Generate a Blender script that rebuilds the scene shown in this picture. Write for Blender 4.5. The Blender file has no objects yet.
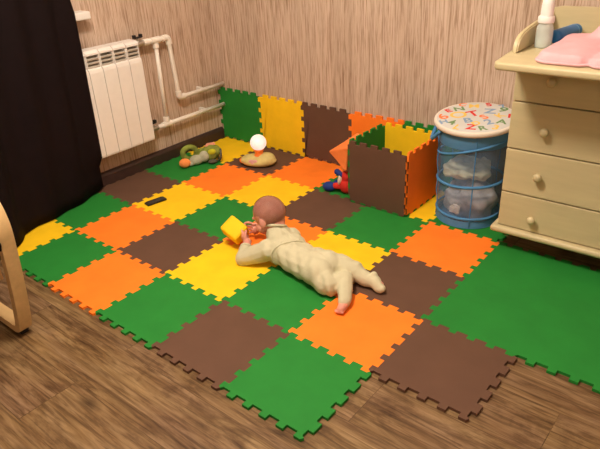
import bpy, bmesh, math, random
from mathutils import Vector, Matrix, Euler, noise
random.seed(7)
PI = math.pi
SC = bpy.context.scene
COL = SC.collection

# ------------------------------------------------------------ camera, world, lights, exposure
cam_d = bpy.data.cameras.new('camera')
cam = bpy.data.objects.new('camera', cam_d)
COL.objects.link(cam)
cam.location = (2.7525, -2.5249, 1.2862)
cam.rotation_euler = (1.086, 0.047, 0.681)
cam_d.sensor_fit = 'HORIZONTAL'
cam_d.sensor_width = 36.0
cam_d.lens = 593.07 * 36.0 / 600.0
cam_d.clip_start = 0.02
SC.camera = cam

world = bpy.data.worlds.new('world')
SC.world = world
world.use_nodes = True
world.node_tree.nodes['Background'].inputs['Color'].default_value = (1.0, 0.80, 0.60, 1)
world.node_tree.nodes['Background'].inputs['Strength'].default_value = 0.05

ld = bpy.data.lights.new('ceiling_lamp_light', 'POINT')
ld.energy = 74.0
ld.color = (1.0, 0.855, 0.70)
ld.shadow_soft_size = 0.16
lo = bpy.data.objects.new('ceiling_lamp_light', ld)
lo.location = (1.52, -1.68, 2.20)
COL.objects.link(lo)

ld2 = bpy.data.lights.new('room_fill_light', 'POINT')  # added fill behind the camera, brightens drawer fronts and box side; no visible fixture
ld2.energy = 12.0
ld2.color = (1.0, 0.855, 0.70)
ld2.shadow_soft_size = 0.14
lo2 = bpy.data.objects.new('room_fill_light', ld2)
lo2.location = (3.2, -3.6, 1.75)
COL.objects.link(lo2)

vs = SC.view_settings
vs.view_transform = 'Standard'
vs.look = 'None'
vs.gamma = 1.0
vs.use_curve_mapping = False
vs.exposure = 0.93

# ------------------------------------------------------------ helpers
def srgb(r, g, b):
    f = lambda c: (c / 255.0 / 12.92) if c / 255.0 <= 0.04045 else ((c / 255.0 + 0.055) / 1.055) ** 2.4
    return (f(r), f(g), f(b), 1.0)

class Mat:
    def __init__(s, name, color=(0.8, 0.8, 0.8, 1), rough=0.6, spec=0.4, metal=0.0):
        s.m = bpy.data.materials.new(name)
        s.m.use_nodes = True
        s.n = s.m.node_tree.nodes
        s.l = s.m.node_tree.links
        s.b = s.n['Principled BSDF']
        s.b.inputs['Base Color'].default_value = color
        s.b.inputs['Roughness'].default_value = rough
        s.b.inputs['Specular IOR Level'].default_value = spec
        s.b.inputs['Metallic'].default_value = metal
    def new(s, t, **kw):
        n = s.n.new(t)
        for k, v in kw.items():
            if k in n.inputs.keys():
                n.inputs[k].default_value = v
            else:
                setattr(n, k, v)
        return n
    def link(s, a, b):
        s.l.new(a, b)
    def coords(s, scale=(1, 1, 1), kind='Object'):
        tc = s.new('ShaderNodeTexCoord')
        mp = s.new('ShaderNodeMapping')
        mp.inputs['Scale'].default_value = scale
        s.link(tc.outputs[kind], mp.inputs['Vector'])
        return mp.outputs['Vector']
    def pos(s, scale=(1, 1, 1)):
        g = s.new('ShaderNodeNewGeometry')
        mp = s.new('ShaderNodeMapping')
        mp.inputs['Scale'].default_value = scale
        s.link(g.outputs['Position'], mp.inputs['Vector'])
        return mp.outputs['Vector']
    def noise(s, vec, scale=5.0, detail=4.0, rough=0.55, dist=0.0):
        n = s.new('ShaderNodeTexNoise')
        n.inputs['Scale'].default_value = scale
        n.inputs['Detail'].default_value = detail
        n.inputs['Roughness'].default_value = rough
        n.inputs['Distortion'].default_value = dist
        s.link(vec, n.inputs['Vector'])
        return n.outputs['Fac']
    def ramp(s, fac, stops):
        r = s.new('ShaderNodeValToRGB')
        e = r.color_ramp.elements
        while len(e) < len(stops):
            e.new(0.5)
        for i, (p, c) in enumerate(stops):
            e[i].position = p
            e[i].color = c
        s.link(fac, r.inputs['Fac'])
        return r.outputs['Color']
    def mix(s, fac, a, b, mode='MIX'):
        m = s.new('ShaderNodeMix', data_type='RGBA', blend_type=mode)
        for sock, v in ((m.inputs[0], fac), (m.inputs[6], a), (m.inputs[7], b)):
            if hasattr(v, 'links'):
                s.link(v, sock)
            else:
                sock.default_value = v
        return m.outputs[2]
    def color(s, sock):
        s.link(sock, s.b.inputs['Base Color'])
    def bump(s, fac, strength=0.2, dist=0.002):
        b = s.new('ShaderNodeBump')
        b.inputs['Strength'].default_value = strength
        b.inputs['Distance'].default_value = dist
        s.link(fac, b.inputs['Height'])
        s.link(b.outputs['Normal'], s.b.inputs['Normal'])

def plain(name, col, rough=0.5, spec=0.4, var=0.06, nscale=30.0, bump=0.0, bscale=200.0, metal=0.0):
    """a procedural one-colour material with slight unevenness"""
    M = Mat(name, col, rough, spec, metal)
    v = M.coords()
    n = M.noise(v, nscale, 3)
    lo_c = tuple(c * (1 - var) for c in col[:3]) + (1,)
    hi_c = tuple(min(1, c * (1 + var)) for c in col[:3]) + (1,)
    M.color(M.ramp(n, [(0.3, lo_c), (0.7, hi_c)]))
    if bump:
        M.bump(M.noise(v, bscale, 2), bump, 0.001)
    return M.m

def link_mesh(name, me, mat=None, parent=None, smooth=False):
    o = bpy.data.objects.new(name, me)
    COL.objects.link(o)
    if mat is not None:
        for m in (mat if isinstance(mat, (list, tuple)) else [mat]):
            me.materials.append(m)
    if parent is not None:
        o.parent = parent
    if smooth:
        me.polygons.foreach_set('use_smooth', [True] * len(me.polygons))
    return o

def obj(name, bm, mat=None, parent=None, smooth=False, recalc=True):
    if recalc:
        bmesh.ops.recalc_face_normals(bm, faces=bm.faces)
    me = bpy.data.meshes.new(name)
    bm.to_mesh(me)
    bm.free()
    return link_mesh(name, me, mat, parent, smooth)

def smooth_by_angle(o, deg=40):
    me = o.data
    me.polygons.foreach_set('use_smooth', [True] * len(me.polygons))
    bm = bmesh.new(); bm.from_mesh(me)
    for e in bm.edges:
        if len(e.link_faces) == 2 and e.calc_face_angle(0) > math.radians(deg):
            e.smooth = False
    bm.to_mesh(me); bm.free()
    return o

def tag(o, label, cat, group=None, kind=None):
    o['label'] = label
    if cat: o['category'] = cat
    if group: o['group'] = group
    if kind: o['kind'] = kind
    return o

def thing(name, label, cat, loc=(0, 0, 0), rotz=0.0, group=None):
    o = bpy.data.objects.new(name, None)
    o.empty_display_size = 0.05
    o.location = loc
    o.rotation_euler = (0, 0, rotz)
    COL.objects.link(o)
    return tag(o, label, cat, group)

def struct(name, bm, mat, label):
    o = obj(name, bm, mat)
    o['kind'] = 'structure'
    o['label'] = label
    return o

def add_box(bm, x0, y0, z0, x1, y1, z1, bevel=0.0, seg=2):
    vs_ = [bm.verts.new(p) for p in ((x0, y0, z0), (x1, y0, z0), (x1, y1, z0), (x0, y1, z0),
                                     (x0, y0, z1), (x1, y0, z1), (x1, y1, z1), (x0, y1, z1))]
    fs = [bm.faces.new([vs_[i] for i in q]) for q in ((3, 2, 1, 0), (4, 5, 6, 7), (0, 1, 5, 4), (1, 2, 6, 5), (2, 3, 7, 6), (3, 0, 4, 7))]
    if bevel > 0:
        es = list({e for f in fs for e in f.edges})
        bmesh.ops.bevel(bm, geom=es, offset=bevel, segments=seg, affect='EDGES', profile=0.5)
    return bm

def box_bm(*a, **k):
    return add_box(bmesh.new(), *a, **k)

def add_prism(bm, pts, axis, lo_, hi_):
    """extrude a closed 2D outline along an axis ('x': pts=(y,z); 'y': pts=(x,z); 'z': pts=(x,y))"""
    def P(a, b, c):
        return {'x': (c, a, b), 'y': (a, c, b), 'z': (a, b, c)}[axis]
    A = [bm.verts.new(P(a, b, lo_)) for a, b in pts]
    B = [bm.verts.new(P(a, b, hi_)) for a, b in pts]
    n = len(pts)
    bm.faces.new(A); bm.faces.new(B[::-1])
    for i in range(n):
        bm.faces.new((A[i], B[i], B[(i + 1) % n], A[(i + 1) % n]))
    return bm

def add_tube(bm, path, r, seg=12, closed=False, caps=True):
    path = [Vector(p) for p in path]
    n = len(path)
    rings = []
    prev = None
    for i, p in enumerate(path):
        a = path[(i - 1) % n] if (closed or i > 0) else p
        b = path[(i + 1) % n] if (closed or i < n - 1) else p
        t = (b - a).normalized()
        if prev is None:
            up = Vector((0, 0, 1)) if abs(t.z) < 0.9 else Vector((1, 0, 0))
            u = t.cross(up).normalized()
        else:
            u = (prev - t * prev.dot(t)).normalized()
        prev = u
        w = t.cross(u)
        rr = r[i] if isinstance(r, (list, tuple)) else r
        rings.append([bm.verts.new(p + (u * math.cos(2 * PI * k / seg) + w * math.sin(2 * PI * k / seg)) * rr) for k in range(seg)])
    m = n if closed else n - 1
    for i in range(m):
        A, B = rings[i], rings[(i + 1) % n]
        for k in range(seg):
            bm.faces.new((A[k], A[(k + 1) % seg], B[(k + 1) % seg], B[k]))
    if not closed and caps:
        bm.faces.new(rings[0][::-1]); bm.faces.new(rings[-1])
    return bm

def add_lathe(bm, prof, center=(0, 0, 0), seg=32, axis='z', M=None):
    """prof: list of (radius, height); revolved round an axis through center"""
    c = Vector(center)
    rings = []
    for r, h in prof:
        if r < 1e-6:
            pts = [Vector((0, 0, h))]
        else:
            pts = [Vector((r * math.cos(2 * PI * k / seg), r * math.sin(2 * PI * k / seg), h)) for k in range(seg)]
        out = []
        for q in pts:
            if M is not None: q = M @ q
            elif axis == 'y': q = Vector((q.x, -q.z, q.y))
            elif axis == 'x': q = Vector((q.z, q.y, -q.x))
            out.append(bm.verts.new(q + c))
        rings.append(out)
    for A, B in zip(rings, rings[1:]):
        if len(A) == 1 and len(B) == 1: continue
        for k in range(seg):
            k2 = (k + 1) % seg
            if len(A) == 1: bm.faces.new((A[0], B[k], B[k2]))
            elif len(B) == 1: bm.faces.new((A[k], A[k2], B[0]))
            else: bm.faces.new((A[k], A[k2], B[k2], B[k]))
    if len(rings[0]) > 1: bm.faces.new(rings[0][::-1])
    if len(rings[-1]) > 1: bm.faces.new(rings[-1])
    return bm

def add_ell(bm, c, r, rot=(0, 0, 0), sub=3):
    if not isinstance(r, (tuple, list)): r = (r, r, r)
    M = Matrix.Translation(Vector(c)) @ Euler(rot).to_matrix().to_4x4() @ Matrix.Diagonal((r[0], r[1], r[2], 1))
    bmesh.ops.create_icosphere(bm, subdivisions=sub, radius=1.0, matrix=M)
    return bm

def add_capsule(bm, a, ra, b, rb, sub=2):
    t = bmesh.new()
    bmesh.ops.create_icosphere(t, subdivisions=sub, radius=ra, matrix=Matrix.Translation(Vector(a)))
    bmesh.ops.create_icosphere(t, subdivisions=sub, radius=rb, matrix=Matrix.Translation(Vector(b)))
    r = bmesh.ops.convex_hull(t, input=t.verts[:])
    junk = list({g for g in r['geom_interior'] + r['geom_unused'] if isinstance(g, bmesh.types.BMVert)})
    if junk: bmesh.ops.delete(t, geom=junk, context='VERTS')
    me = bpy.data.meshes.new('tmp_hull'); t.to_mesh(me); t.free()
    bm.from_mesh(me); bpy.data.meshes.remove(me)
    return bm

def remesh(bm, voxel, smooth=4, factor=0.5):
    """melt overlapping solids into ONE continuous surface"""
    me = bpy.data.meshes.new('tmp_blob'); bm.to_mesh(me); bm.free()
    o = bpy.data.objects.new('tmp_blob', me); COL.objects.link(o)
    m = o.modifiers.new('r', 'REMESH'); m.mode = 'VOXEL'; m.voxel_size = voxel
    if smooth:
        s = o.modifiers.new('s', 'SMOOTH'); s.factor = factor; s.iterations = smooth
    dg = bpy.context.evaluated_depsgraph_get(); dg.update()
    out = bpy.data.meshes.new_from_object(o.evaluated_get(dg))
    bpy.data.objects.remove(o); bpy.data.meshes.remove(me)
    return out

def displace(me, amp, scale, seed=0.0, fn=None):
    no = [v.normal.copy() for v in me.vertices]
    for v, n in zip(me.vertices, no):
        h = noise.noise(v.co * scale + Vector((seed, seed * 1.7, 0))) * amp
        if fn: h += fn(v.co, n)
        v.co += n * h
    me.update()

# ------------------------------------------------------------ materials
def foam(name, rgb):
    M = Mat(name, rgb, 0.72, 0.25)
    v = M.pos()
    n = M.noise(v, 9.0, 3)
    a = tuple(c * 0.93 for c in rgb[:3]) + (1,)
    b = tuple(min(1, c * 1.06) for c in rgb[:3]) + (1,)
    M.color(M.ramp(n, [(0.3, a), (0.7, b)]))
    M.bump(M.noise(v, 420.0, 2), 0.25, 0.0008)
    return M.m

FOAM = {'green': foam('foam_green', (0.0165, 0.21, 0.030, 1)),
        'orange': foam('foam_orange', (0.96, 0.215, 0.019, 1)),
        'yellow': foam('foam_yellow', (0.90, 0.56, 0.0100, 1)),
        'brown': foam('foam_brown', (0.118, 0.060, 0.038, 1))}

def wallpaper():
    M = Mat('striped_wallpaper', rough=0.75, spec=0.2)
    a = M.noise(M.pos((140, 140, 5.0)), 1.0, 4, 0.62, 0.10)
    b = M.noise(M.pos((260, 260, 9.0)), 1.0, 3, 0.6)
    c = M.noise(M.pos((22, 22, 0.7)), 1.0, 2, 0.5)
    base = M.ramp(c, [(0.3, (0.53, 0.41, 0.325, 1)), (0.7, (0.62, 0.485, 0.395, 1))])
    st = M.ramp(a, [(0.37, (0.60, 0.52, 0.45, 1)), (0.48, (0.94, 0.92, 0.90, 1)), (0.62, (1, 1, 1, 1))])
    x = M.mix(1.0, base, st, 'MULTIPLY')
    st2 = M.ramp(b, [(0.36, (0.70, 0.64, 0.59, 1)), (0.5, (1, 1, 1, 1))])
    M.color(M.mix(0.75, x, st2, 'MULTIPLY'))
    M.bump(a, 0.12, 0.001)
    return M.m

def laminate():
    M = Mat('oak_laminate', rough=0.42, spec=0.35)
    v = M.pos((1, 1, 1))
    br = M.new('ShaderNodeTexBrick')
    br.offset = 0.37
    br.inputs['Scale'].default_value = 1.0
    br.inputs['Brick Width'].default_value = 1.25
    br.inputs['Row Height'].default_value = 0.19
    br.inputs['Mortar Size'].default_value = 0.0012
    br.inputs['Color1'].default_value = (0.0, 0.0, 0.0, 1)
    br.inputs['Color2'].default_value = (1, 1, 1, 1)
    br.inputs['Mortar'].default_value = (0.2, 0.2, 0.2, 1)
    M.link(v, br.inputs['Vector'])
    # shift the grain per plank
    sh = M.new('ShaderNodeVectorMath', operation='MULTIPLY_ADD')
    M.link(br.outputs['Color'], sh.inputs[0])
    sh.inputs[1].default_value = (7.3, 3.1, 0)
    M.link(v, sh.inputs[2])
    def mp(sc):
        m = M.new('ShaderNodeMapping'); m.inputs['Scale'].default_value = sc
        M.link(sh.outputs[0], m.inputs['Vector']); return m.outputs['Vector']
    g1 = M.noise(mp((2.4, 24, 1)), 1.0, 7, 0.68, 1.5)
    g2 = M.noise(mp((5.0, 110, 1)), 1.0, 5, 0.62, 0.6)
    g3 = M.noise(mp((3.0, 8, 1)), 1.0, 5, 0.65, 1.8)
    c1 = M.ramp(g1, [(0.28, (0.065, 0.032, 0.014, 1)), (0.43, (0.165, 0.094, 0.044, 1)), (0.58, (0.25, 0.158, 0.084, 1)), (0.76, (0.35, 0.235, 0.14, 1))])
    c2 = M.ramp(g2, [(0.36, (0.42, 0.36, 0.31, 1)), (0.52, (1, 1, 1, 1))])
    x = M.mix(0.8, c1, c2, 'MULTIPLY')
    c3 = M.ramp(g3, [(0.34, (0.42, 0.34, 0.28, 1)), (0.52, (1, 1, 1, 1)), (0.75, (1.12, 1.08, 1.0, 1))])
    x = M.mix(0.85, x, c3, 'MULTIPLY')
    vo = M.new('ShaderNodeTexVoronoi'); vo.inputs['Scale'].default_value = 1.0
    M.link(mp((2.6, 6.5, 1)), vo.inputs['Vector'])
    kn = M.ramp(vo.outputs['Distance'], [(0.03, (0.12, 0.08, 0.06, 1)), (0.17, (1, 1, 1, 1))])
    x = M.mix(0.7, x, kn, 'MULTIPLY')
    hu = M.ramp(M.noise(mp((1.3, 5, 1)), 1.0, 3, 0.6, 0.8), [(0.35, (0.92, 0.90, 0.97, 1)), (0.65, (1.04, 1.08, 0.96, 1))])
    x = M.mix(1.0, x, hu, 'MULTIPLY')
    sm = M.ramp(br.outputs['Fac'], [(0.0, (1, 1, 1, 1)), (1.0, (0.62, 0.57, 0.52, 1))])
    M.color(M.mix(1.0, x, sm, 'MULTIPLY'))
    M.bump(g2, 0.12, 0.001)
    return M.m

def fabric(name, rgb, scale=900.0, rough=0.9, var=0.08, wr=0.0, wscale=(30, 30, 30)):
    M = Mat(name, rgb, rough, 0.12)
    v = M.pos()
    n = M.noise(v, 22, 3)
    a = tuple(c * (1 - var) for c in rgb[:3]) + (1,)
    b = tuple(min(1, c * (1 + var)) for c in rgb[:3]) + (1,)
    M.color(M.ramp(n, [(0.3, a), (0.7, b)]))
    h = M.noise(v, scale, 2)
    if wr:
        w = M.noise(M.pos(wscale), 1.0, 2, 0.5, 0.3)
        ma = M.new('ShaderNodeMath', operation='MULTIPLY_ADD')
        M.link(w, ma.inputs[0]); ma.inputs[1].default_value = wr; M.link(h, ma.inputs[2])
        h = ma.outputs[0]
    M.bump(h, 0.35, 0.0012)
    return M.m

def wood_paint(name, rgb, rough=0.4, streak=0.06):
    M = Mat(name, rgb, rough, 0.4)
    n = M.noise(M.pos((4, 30, 30)), 1.0, 4, 0.6)
    a = tuple(c * (1 - streak) for c in rgb[:3]) + (1,)
    b = tuple(min(1, c * (1 + streak)) for c in rgb[:3]) + (1,)
    M.color(M.ramp(n, [(0.3, a), (0.7, b)]))
    return M.m

def see_through(name, rgb, alpha, rough=0.6):
    M = Mat(name, rgb, rough, 0.2)
    v = M.coords((1, 1, 1))
    n = M.noise(v, 60, 3)
    a = tuple(c * 0.92 for c in rgb[:3]) + (1,)
    M.color(M.ramp(n, [(0.3, a), (0.7, rgb)]))
    M.b.inputs['Alpha'].default_value = alpha
    return M.m

M_WALL = wallpaper()
M_FLOOR = laminate()
M_PLASTER = plain('white_plaster', (0.72, 0.69, 0.63, 1), 0.9, 0.1, 0.03)
M_RAD = plain('radiator_enamel', (0.76, 0.74, 0.72, 1), 0.35, 0.45, 0.02)
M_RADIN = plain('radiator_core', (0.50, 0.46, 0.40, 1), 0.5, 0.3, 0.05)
M_PIPE = plain('white_polypropylene', (0.76, 0.72, 0.66, 1), 0.4, 0.4, 0.03)
M_BLACK = plain('black_plastic', (0.012, 0.011, 0.012, 1), 0.4, 0.4, 0.1)
M_METAL = plain('nickel', (0.55, 0.53, 0.5, 1), 0.3, 0.5, 0.05, metal=0.9)
M_BASEB = plain('dark_brown_baseboard', (0.045, 0.024, 0.020, 1), 0.45, 0.4, 0.15)
M_CURT = fabric('dark_brown_curtain', (0.0080, 0.0040, 0.0046, 1), 700, 0.85, 0.12)
M_CREAM = wood_paint('cream_painted_wood', (0.54, 0.465, 0.275, 1))
M_GAP = plain('drawer_gap_shadow_wood', (0.25, 0.18, 0.10, 1), 0.7, 0.2, 0.05)
M_BIRCH = wood_paint('bent_birch', (0.62, 0.42, 0.20, 1), 0.4, 0.10)
M_SKIN = None

# ------------------------------------------------------------ room shell
WX, WY = -0.027, 0.013           # inner faces of left and back wall
RX, FY, CZ = 3.75, -4.3, 2.55
struct('floor', box_bm(WX - 0.1, FY - 0.1, -0.1, RX + 0.1, WY + 0.1, 0.0), M_FLOOR, 'brown wood laminate floor with dark knots and streaks')
struct('ceiling', box_bm(WX - 0.1, FY - 0.1, CZ, RX + 0.1, WY + 0.1, CZ + 0.1), M_PLASTER, 'white plaster ceiling above the room')
struct('wall_back', box_bm(WX - 0.1, WY, 0, RX + 0.1, WY + 0.1, CZ), M_WALL, 'beige wallpapered back wall with fine vertical streaks')
struct('wall_left', box_bm(WX - 0.1, FY - 0.1, 0, WX, WY, CZ), M_WALL, 'beige streaked wallpaper wall behind the radiator')
struct('wall_right', box_bm(RX, FY - 0.1, 0, RX + 0.1, WY, CZ), M_WALL, 'beige streaked wallpaper wall on the right')
struct('wall_front', box_bm(WX, FY - 0.1, 0, RX, FY, CZ), M_WALL, 'beige streaked wallpaper wall opposite the play corner')
bm = bmesh.new()
add_prism(bm, [(WX, 0.0), (-0.003, 0.0), (-0.003, 0.060), (-0.008, 0.072), (-0.016, 0.078), (WX, 0.078)], 'y', FY, -0.001)
struct('baseboard_left', bm, M_BASEB, 'dark brown baseboard along the radiator wall')
struct('trim_1', box_bm(WX, -2.3, 0.876, 0.055, -0.835, 0.912, bevel=0.006), M_RAD, 'white windowsill end showing past the curtain edge')

# ------------------------------------------------------------ puzzle mats
T = 0.33
TH = 0.010            # foam thickness
D = 0.0195             # tooth depth
NT = 5                # teeth per edge

def edge_pts(n, amp_hi, amp_lo, flip=False):
    """offsets along one unit edge: (t, offset) from t=0 to 1, alternating teeth with rounded dovetail shoulders"""
    k = 2 * n
    w = 1.0 / k
    out = [(0.0, 0.0)]
    dv = 0.010
    for i in range(k):
        a, b = (i - 0.5 + 0.0) * w + 0.5 * w, (i + 0.5) * w + 0.5 * w
        hi = (i % 2 == 0) != flip
        o = amp_hi if hi else amp_lo
        if i == 0: a = 0.0
        s = dv if hi else -dv
        if i == 0: out.append((a + 0.018, o))
        else: out.append((a - s, o))
        if i == k - 1: out.append((b - 0.018, o))
        else: out.append((b + s, o))
    out.append((1.0, 0.0))
    return out

EH = edge_pts(NT, D / 2, -D / 2)

def h_edge(i, j, span=1):
    """grid line j (y=-j*T) from x=i*T to (i+span)*T, left to right; offset is +y"""
    pts = []
    for s in range(span):
        for (t, o) in EH:
            pts.append(((i + s + t) * T, -j * T + (o if j > 0 else max(0.0, o) / (D / 2) * 0.0105)))
    return pts

def v_edge(i, j, span=1):
    """grid line i (x=i*T) from y=-j*T down to -(j+span)*T; offset is +x"""
    pts = []
    for s in range(span):
        for (t, o) in EH:
            oo = o if i > 0 else max(0.0, o) * 0.9
            pts.append((i * T + oo, -(j + s + t) * T))
    return pts

def dedupe(pts):
    out = []
    for p in pts:
        if not out or (abs(p[0] - out[-1][0]) + abs(p[1] - out[-1][1])) > 1e-6:
            out.append(p)
    if abs(out[0][0] - out[-1][0]) + abs(out[0][1] - out[-1][1]) < 1e-6: out.pop()
    return out

def slab(pts, z0, z1, axis='z', bev=0.0007):
    bm = bmesh.new()
    add_prism(bm, pts, axis, z0, z1)
    return bm

def floor_tile(i, j, color, label, span=1):
    """tile whose far left corner is grid corner (i, j)"""
    top = h_edge(i, j, span)
    right = v_edge(i + span, j, span)
    bot = h_edge(i, j + span, span)[::-1]
    left = v_edge(i, j, span)[::-1]
    pts = dedupe(top + right + bot + left)
    cx, cy = (i + span / 2) * T, -(j + span / 2) * T
    k = 1 - 0.0006 / (T * span)
    pts = [((x - cx) * k, (y - cy) * k) for x, y in pts]
    o = obj('foam_mat_tile', slab(pts, 0.0, TH), FOAM[color])
    o.location = (cx, cy, 0.0005)
    return tag(o, label, 'foam tile', 'interlocking foam tiles on the floor')

FT = [
 # (column, row) from the room corner, colour, label
 (0, 0, 'yellow', 'yellow foam floor tile in the room corner behind the green plush toy'),
 (1, 0, 'brown', 'brown foam floor tile under the toy with the glowing ball'),
 (2, 0, 'orange', 'orange foam floor tile against the upright brown tile at the back wall'),
 (3, 0, 'green', 'green foam floor tile under the red doll beside the foam box'),
 (4, 0, 'yellow', 'yellow foam floor tile the open foam box stands on'),
 (5, 0, 'green', 'green foam floor tile under the blue laundry hamper'),
 (0, 1, 'green', 'green foam floor tile under the green caterpillar plush by the baseboard'),
 (1, 1, 'orange', 'orange foam floor tile just in front of the glowing ball toy'),
 (2, 1, 'yellow', "yellow foam floor tile right behind the baby's head"),
 (3, 1, 'brown', 'brown foam floor tile in front of the red doll, left of the foam box'),
 (4, 1, 'green', 'green foam floor tile directly in front of the foam box'),
 (5, 1, 'orange', 'orange foam floor tile in front of the laundry hamper'),
 (0, 2, 'brown', 'brown foam floor tile along the radiator wall beside the curtain edge'),
 (1, 2, 'yellow', 'yellow foam floor tile with a black phone lying on it'),
 (2, 2, 'green', "green foam floor tile behind the baby's yellow block"),
 (3, 2, 'orange', "orange foam floor tile showing just behind the baby's shoulders"),
 (4, 2, 'yellow', "yellow foam floor tile behind the baby's bottom and legs"),
 (5, 2, 'brown', "brown foam floor tile at the baby's right foot"),
 (0, 3, 'green', 'green foam floor tile whose edge lies under the curtain hem'),
 (1, 3, 'orange', "orange foam floor tile left of the black phone's yellow tile, nearest the curtain"),
 (2, 3, 'brown', "brown foam floor tile left of the baby's yellow block tile"),
 (3, 3, 'yellow', "yellow foam floor tile under the baby's elbow and yellow block"),
 (4, 3, 'green', "green foam floor tile under the baby's belly"),
 (5, 3, 'orange', "orange foam floor tile under the baby's left foot"),
 (6, 3, 'brown', 'brown foam floor tile jutting out in front of the big green tile'),
 (0, 4, 'yellow', 'yellow foam floor tile at the left, beneath the curtain by the chair leg'),
 (1, 4, 'green', 'green foam floor tile on the outer edge nearest the wooden chair leg'),
 (2, 4, 'orange', 'orange foam floor tile on the outer edge of the mat, left front'),
 (3, 4, 'green', 'green foam floor tile on the outer edge between orange and brown tiles'),
 (4, 4, 'brown', 'brown foam floor tile on the outer edge between two green tiles'),
 (5, 4, 'green', 'green foam floor tile forming the nearest corner of the mat'),
]
for (i, j, c, lab) in FT:
    floor_tile(i, j, c, lab)
floor_tile(6, 1, 'green', 'extra large green foam floor tile in front of the chest of drawers', span=2)

# ---- tiles standing against the back wall; their lower teeth lock into the floor tiles
def panel_pts(w, h, left, right, bottom, top):
    """outline in a plane; each side is a list of (t, offset outwards)"""
    pts = [(t * w, -o) for t, o in bottom]
    pts += [(w + o, t * h) for t, o in right]
    pts += [((1 - t) * w, h + o) for t, o in top]
    pts += [(-o, (1 - t) * h) for t, o in left]
    return dedupe(pts)

def teeth(hi, lo, flip=False):
    return edge_pts(NT, hi, lo, flip)

def wall_tile(i, c, lab):
    H = 0.322
    top = teeth(D * 0.9, 0.0, flip=(i % 2 == 0))
    bot = [(t, -max(0.0, o) / (D / 2) * 0.021) for t, o in EH]
    rgt = [(t, o) for t, o in EH]
    lft = [(t, -o) for t, o in EH[::-1]]
    lft = [(1 - t, o) for t, o in lft]
    # the left side shares the right side's outline of its neighbour
    ptsR = [(T + o, t * H) for t, o in rgt]
    ptsL = [(o if i > 0 else o - 0.014, t * H) for t, o in rgt][::-1]
    ptsB = [(t * T, -o) for t, o in bot]
    ptsT = [((1 - t) * T, H + o) for t, o in top]
    pts = dedupe(ptsB + ptsR + ptsT + ptsL)
    k = 0.998
    pts = [((x - T / 2) * k + T / 2, (z - H / 2) * k + H / 2 + 0.0003) for x, z in pts]
    bm = bmesh.new()
    add_prism(bm, pts, 'y', 0.0012, 0.0112)
    o = obj('foam_mat_tile', bm, FOAM[c])
    o.location = (i * T, 0, 0.0005)
    return tag(o, lab, 'foam tile', 'foam tiles standing along the back wall')

wall_tile(0, 'green', 'green foam tile standing upright against the wall in the room corner')
wall_tile(1, 'yellow', 'yellow foam tile standing upright against the wall behind the glowing ball')
wall_tile(2, 'brown', 'brown foam tile standing upright against the wall between yellow and orange')
wall_tile(3, 'orange', 'orange foam tile standing upright against the wall, mostly behind the foam box')
wall_tile(4, 'green', 'green foam tile standing upright against the wall, only its top teeth above the box')

# ---- open box built from foam tiles
def foam_box():
    S = 0.324
    t = thing('foam_box', 'open cube-shaped box of foam tiles, brown front and orange side', 'foam box', (1.222, -0.352, TH + 0.001), 0.0)
    w = TH
    # finger joints: front/back panels fill the slots the side panels leave
    def jig(n, hi, flip):
        return edge_pts(n, hi, 0.0, flip)
    A = jig(NT, w, False); B = jig(NT, w, True)
    Ttop = edge_pts(NT, D * 0.85, 0.0, True)
    inner = S - 2 * w
    # front and back lie in x-z
    zb = w + 0.0006
    H = 0.300 - zb
    def fb(y0, col, nm):
        pts = panel_pts(inner, H, A, A, B, Ttop)
        bm = bmesh.new(); add_prism(bm, [(x + w, z + zb) for x, z in pts], 'y', y0, y0 + w)
        o = obj(nm, bm, FOAM[col], t)
        return o
    fb(0.0, 'brown', 'front_panel')
    fb(S - w, 'yellow', 'back_panel')
    def sd(x0, col, nm):
        pts = panel_pts(inner, H, B, B, B, Ttop)
        bm = bmesh.new(); add_prism(bm, [(y + w, z + zb) for y, z in pts], 'x', x0, x0 + w)
        return obj(nm, bm, FOAM[col], t)
    l = sd(0.0, 'green', 'side_panel'); l['label'] = 'green side panel'
    r = sd(S - w, 'orange', 'side_panel'); r['label'] = 'orange side panel'
    pts = panel_pts(inner, inner, A, A, A, A)
    bm = bmesh.new(); add_prism(bm, [(x + w, y + w) for x, y in pts], 'z', 0, w)
    obj('bottom_panel', bm, FOAM['green'], t)
    t.rotation_euler = (0, 0, math.radians(-0.4))
    return t
foam_box()

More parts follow.
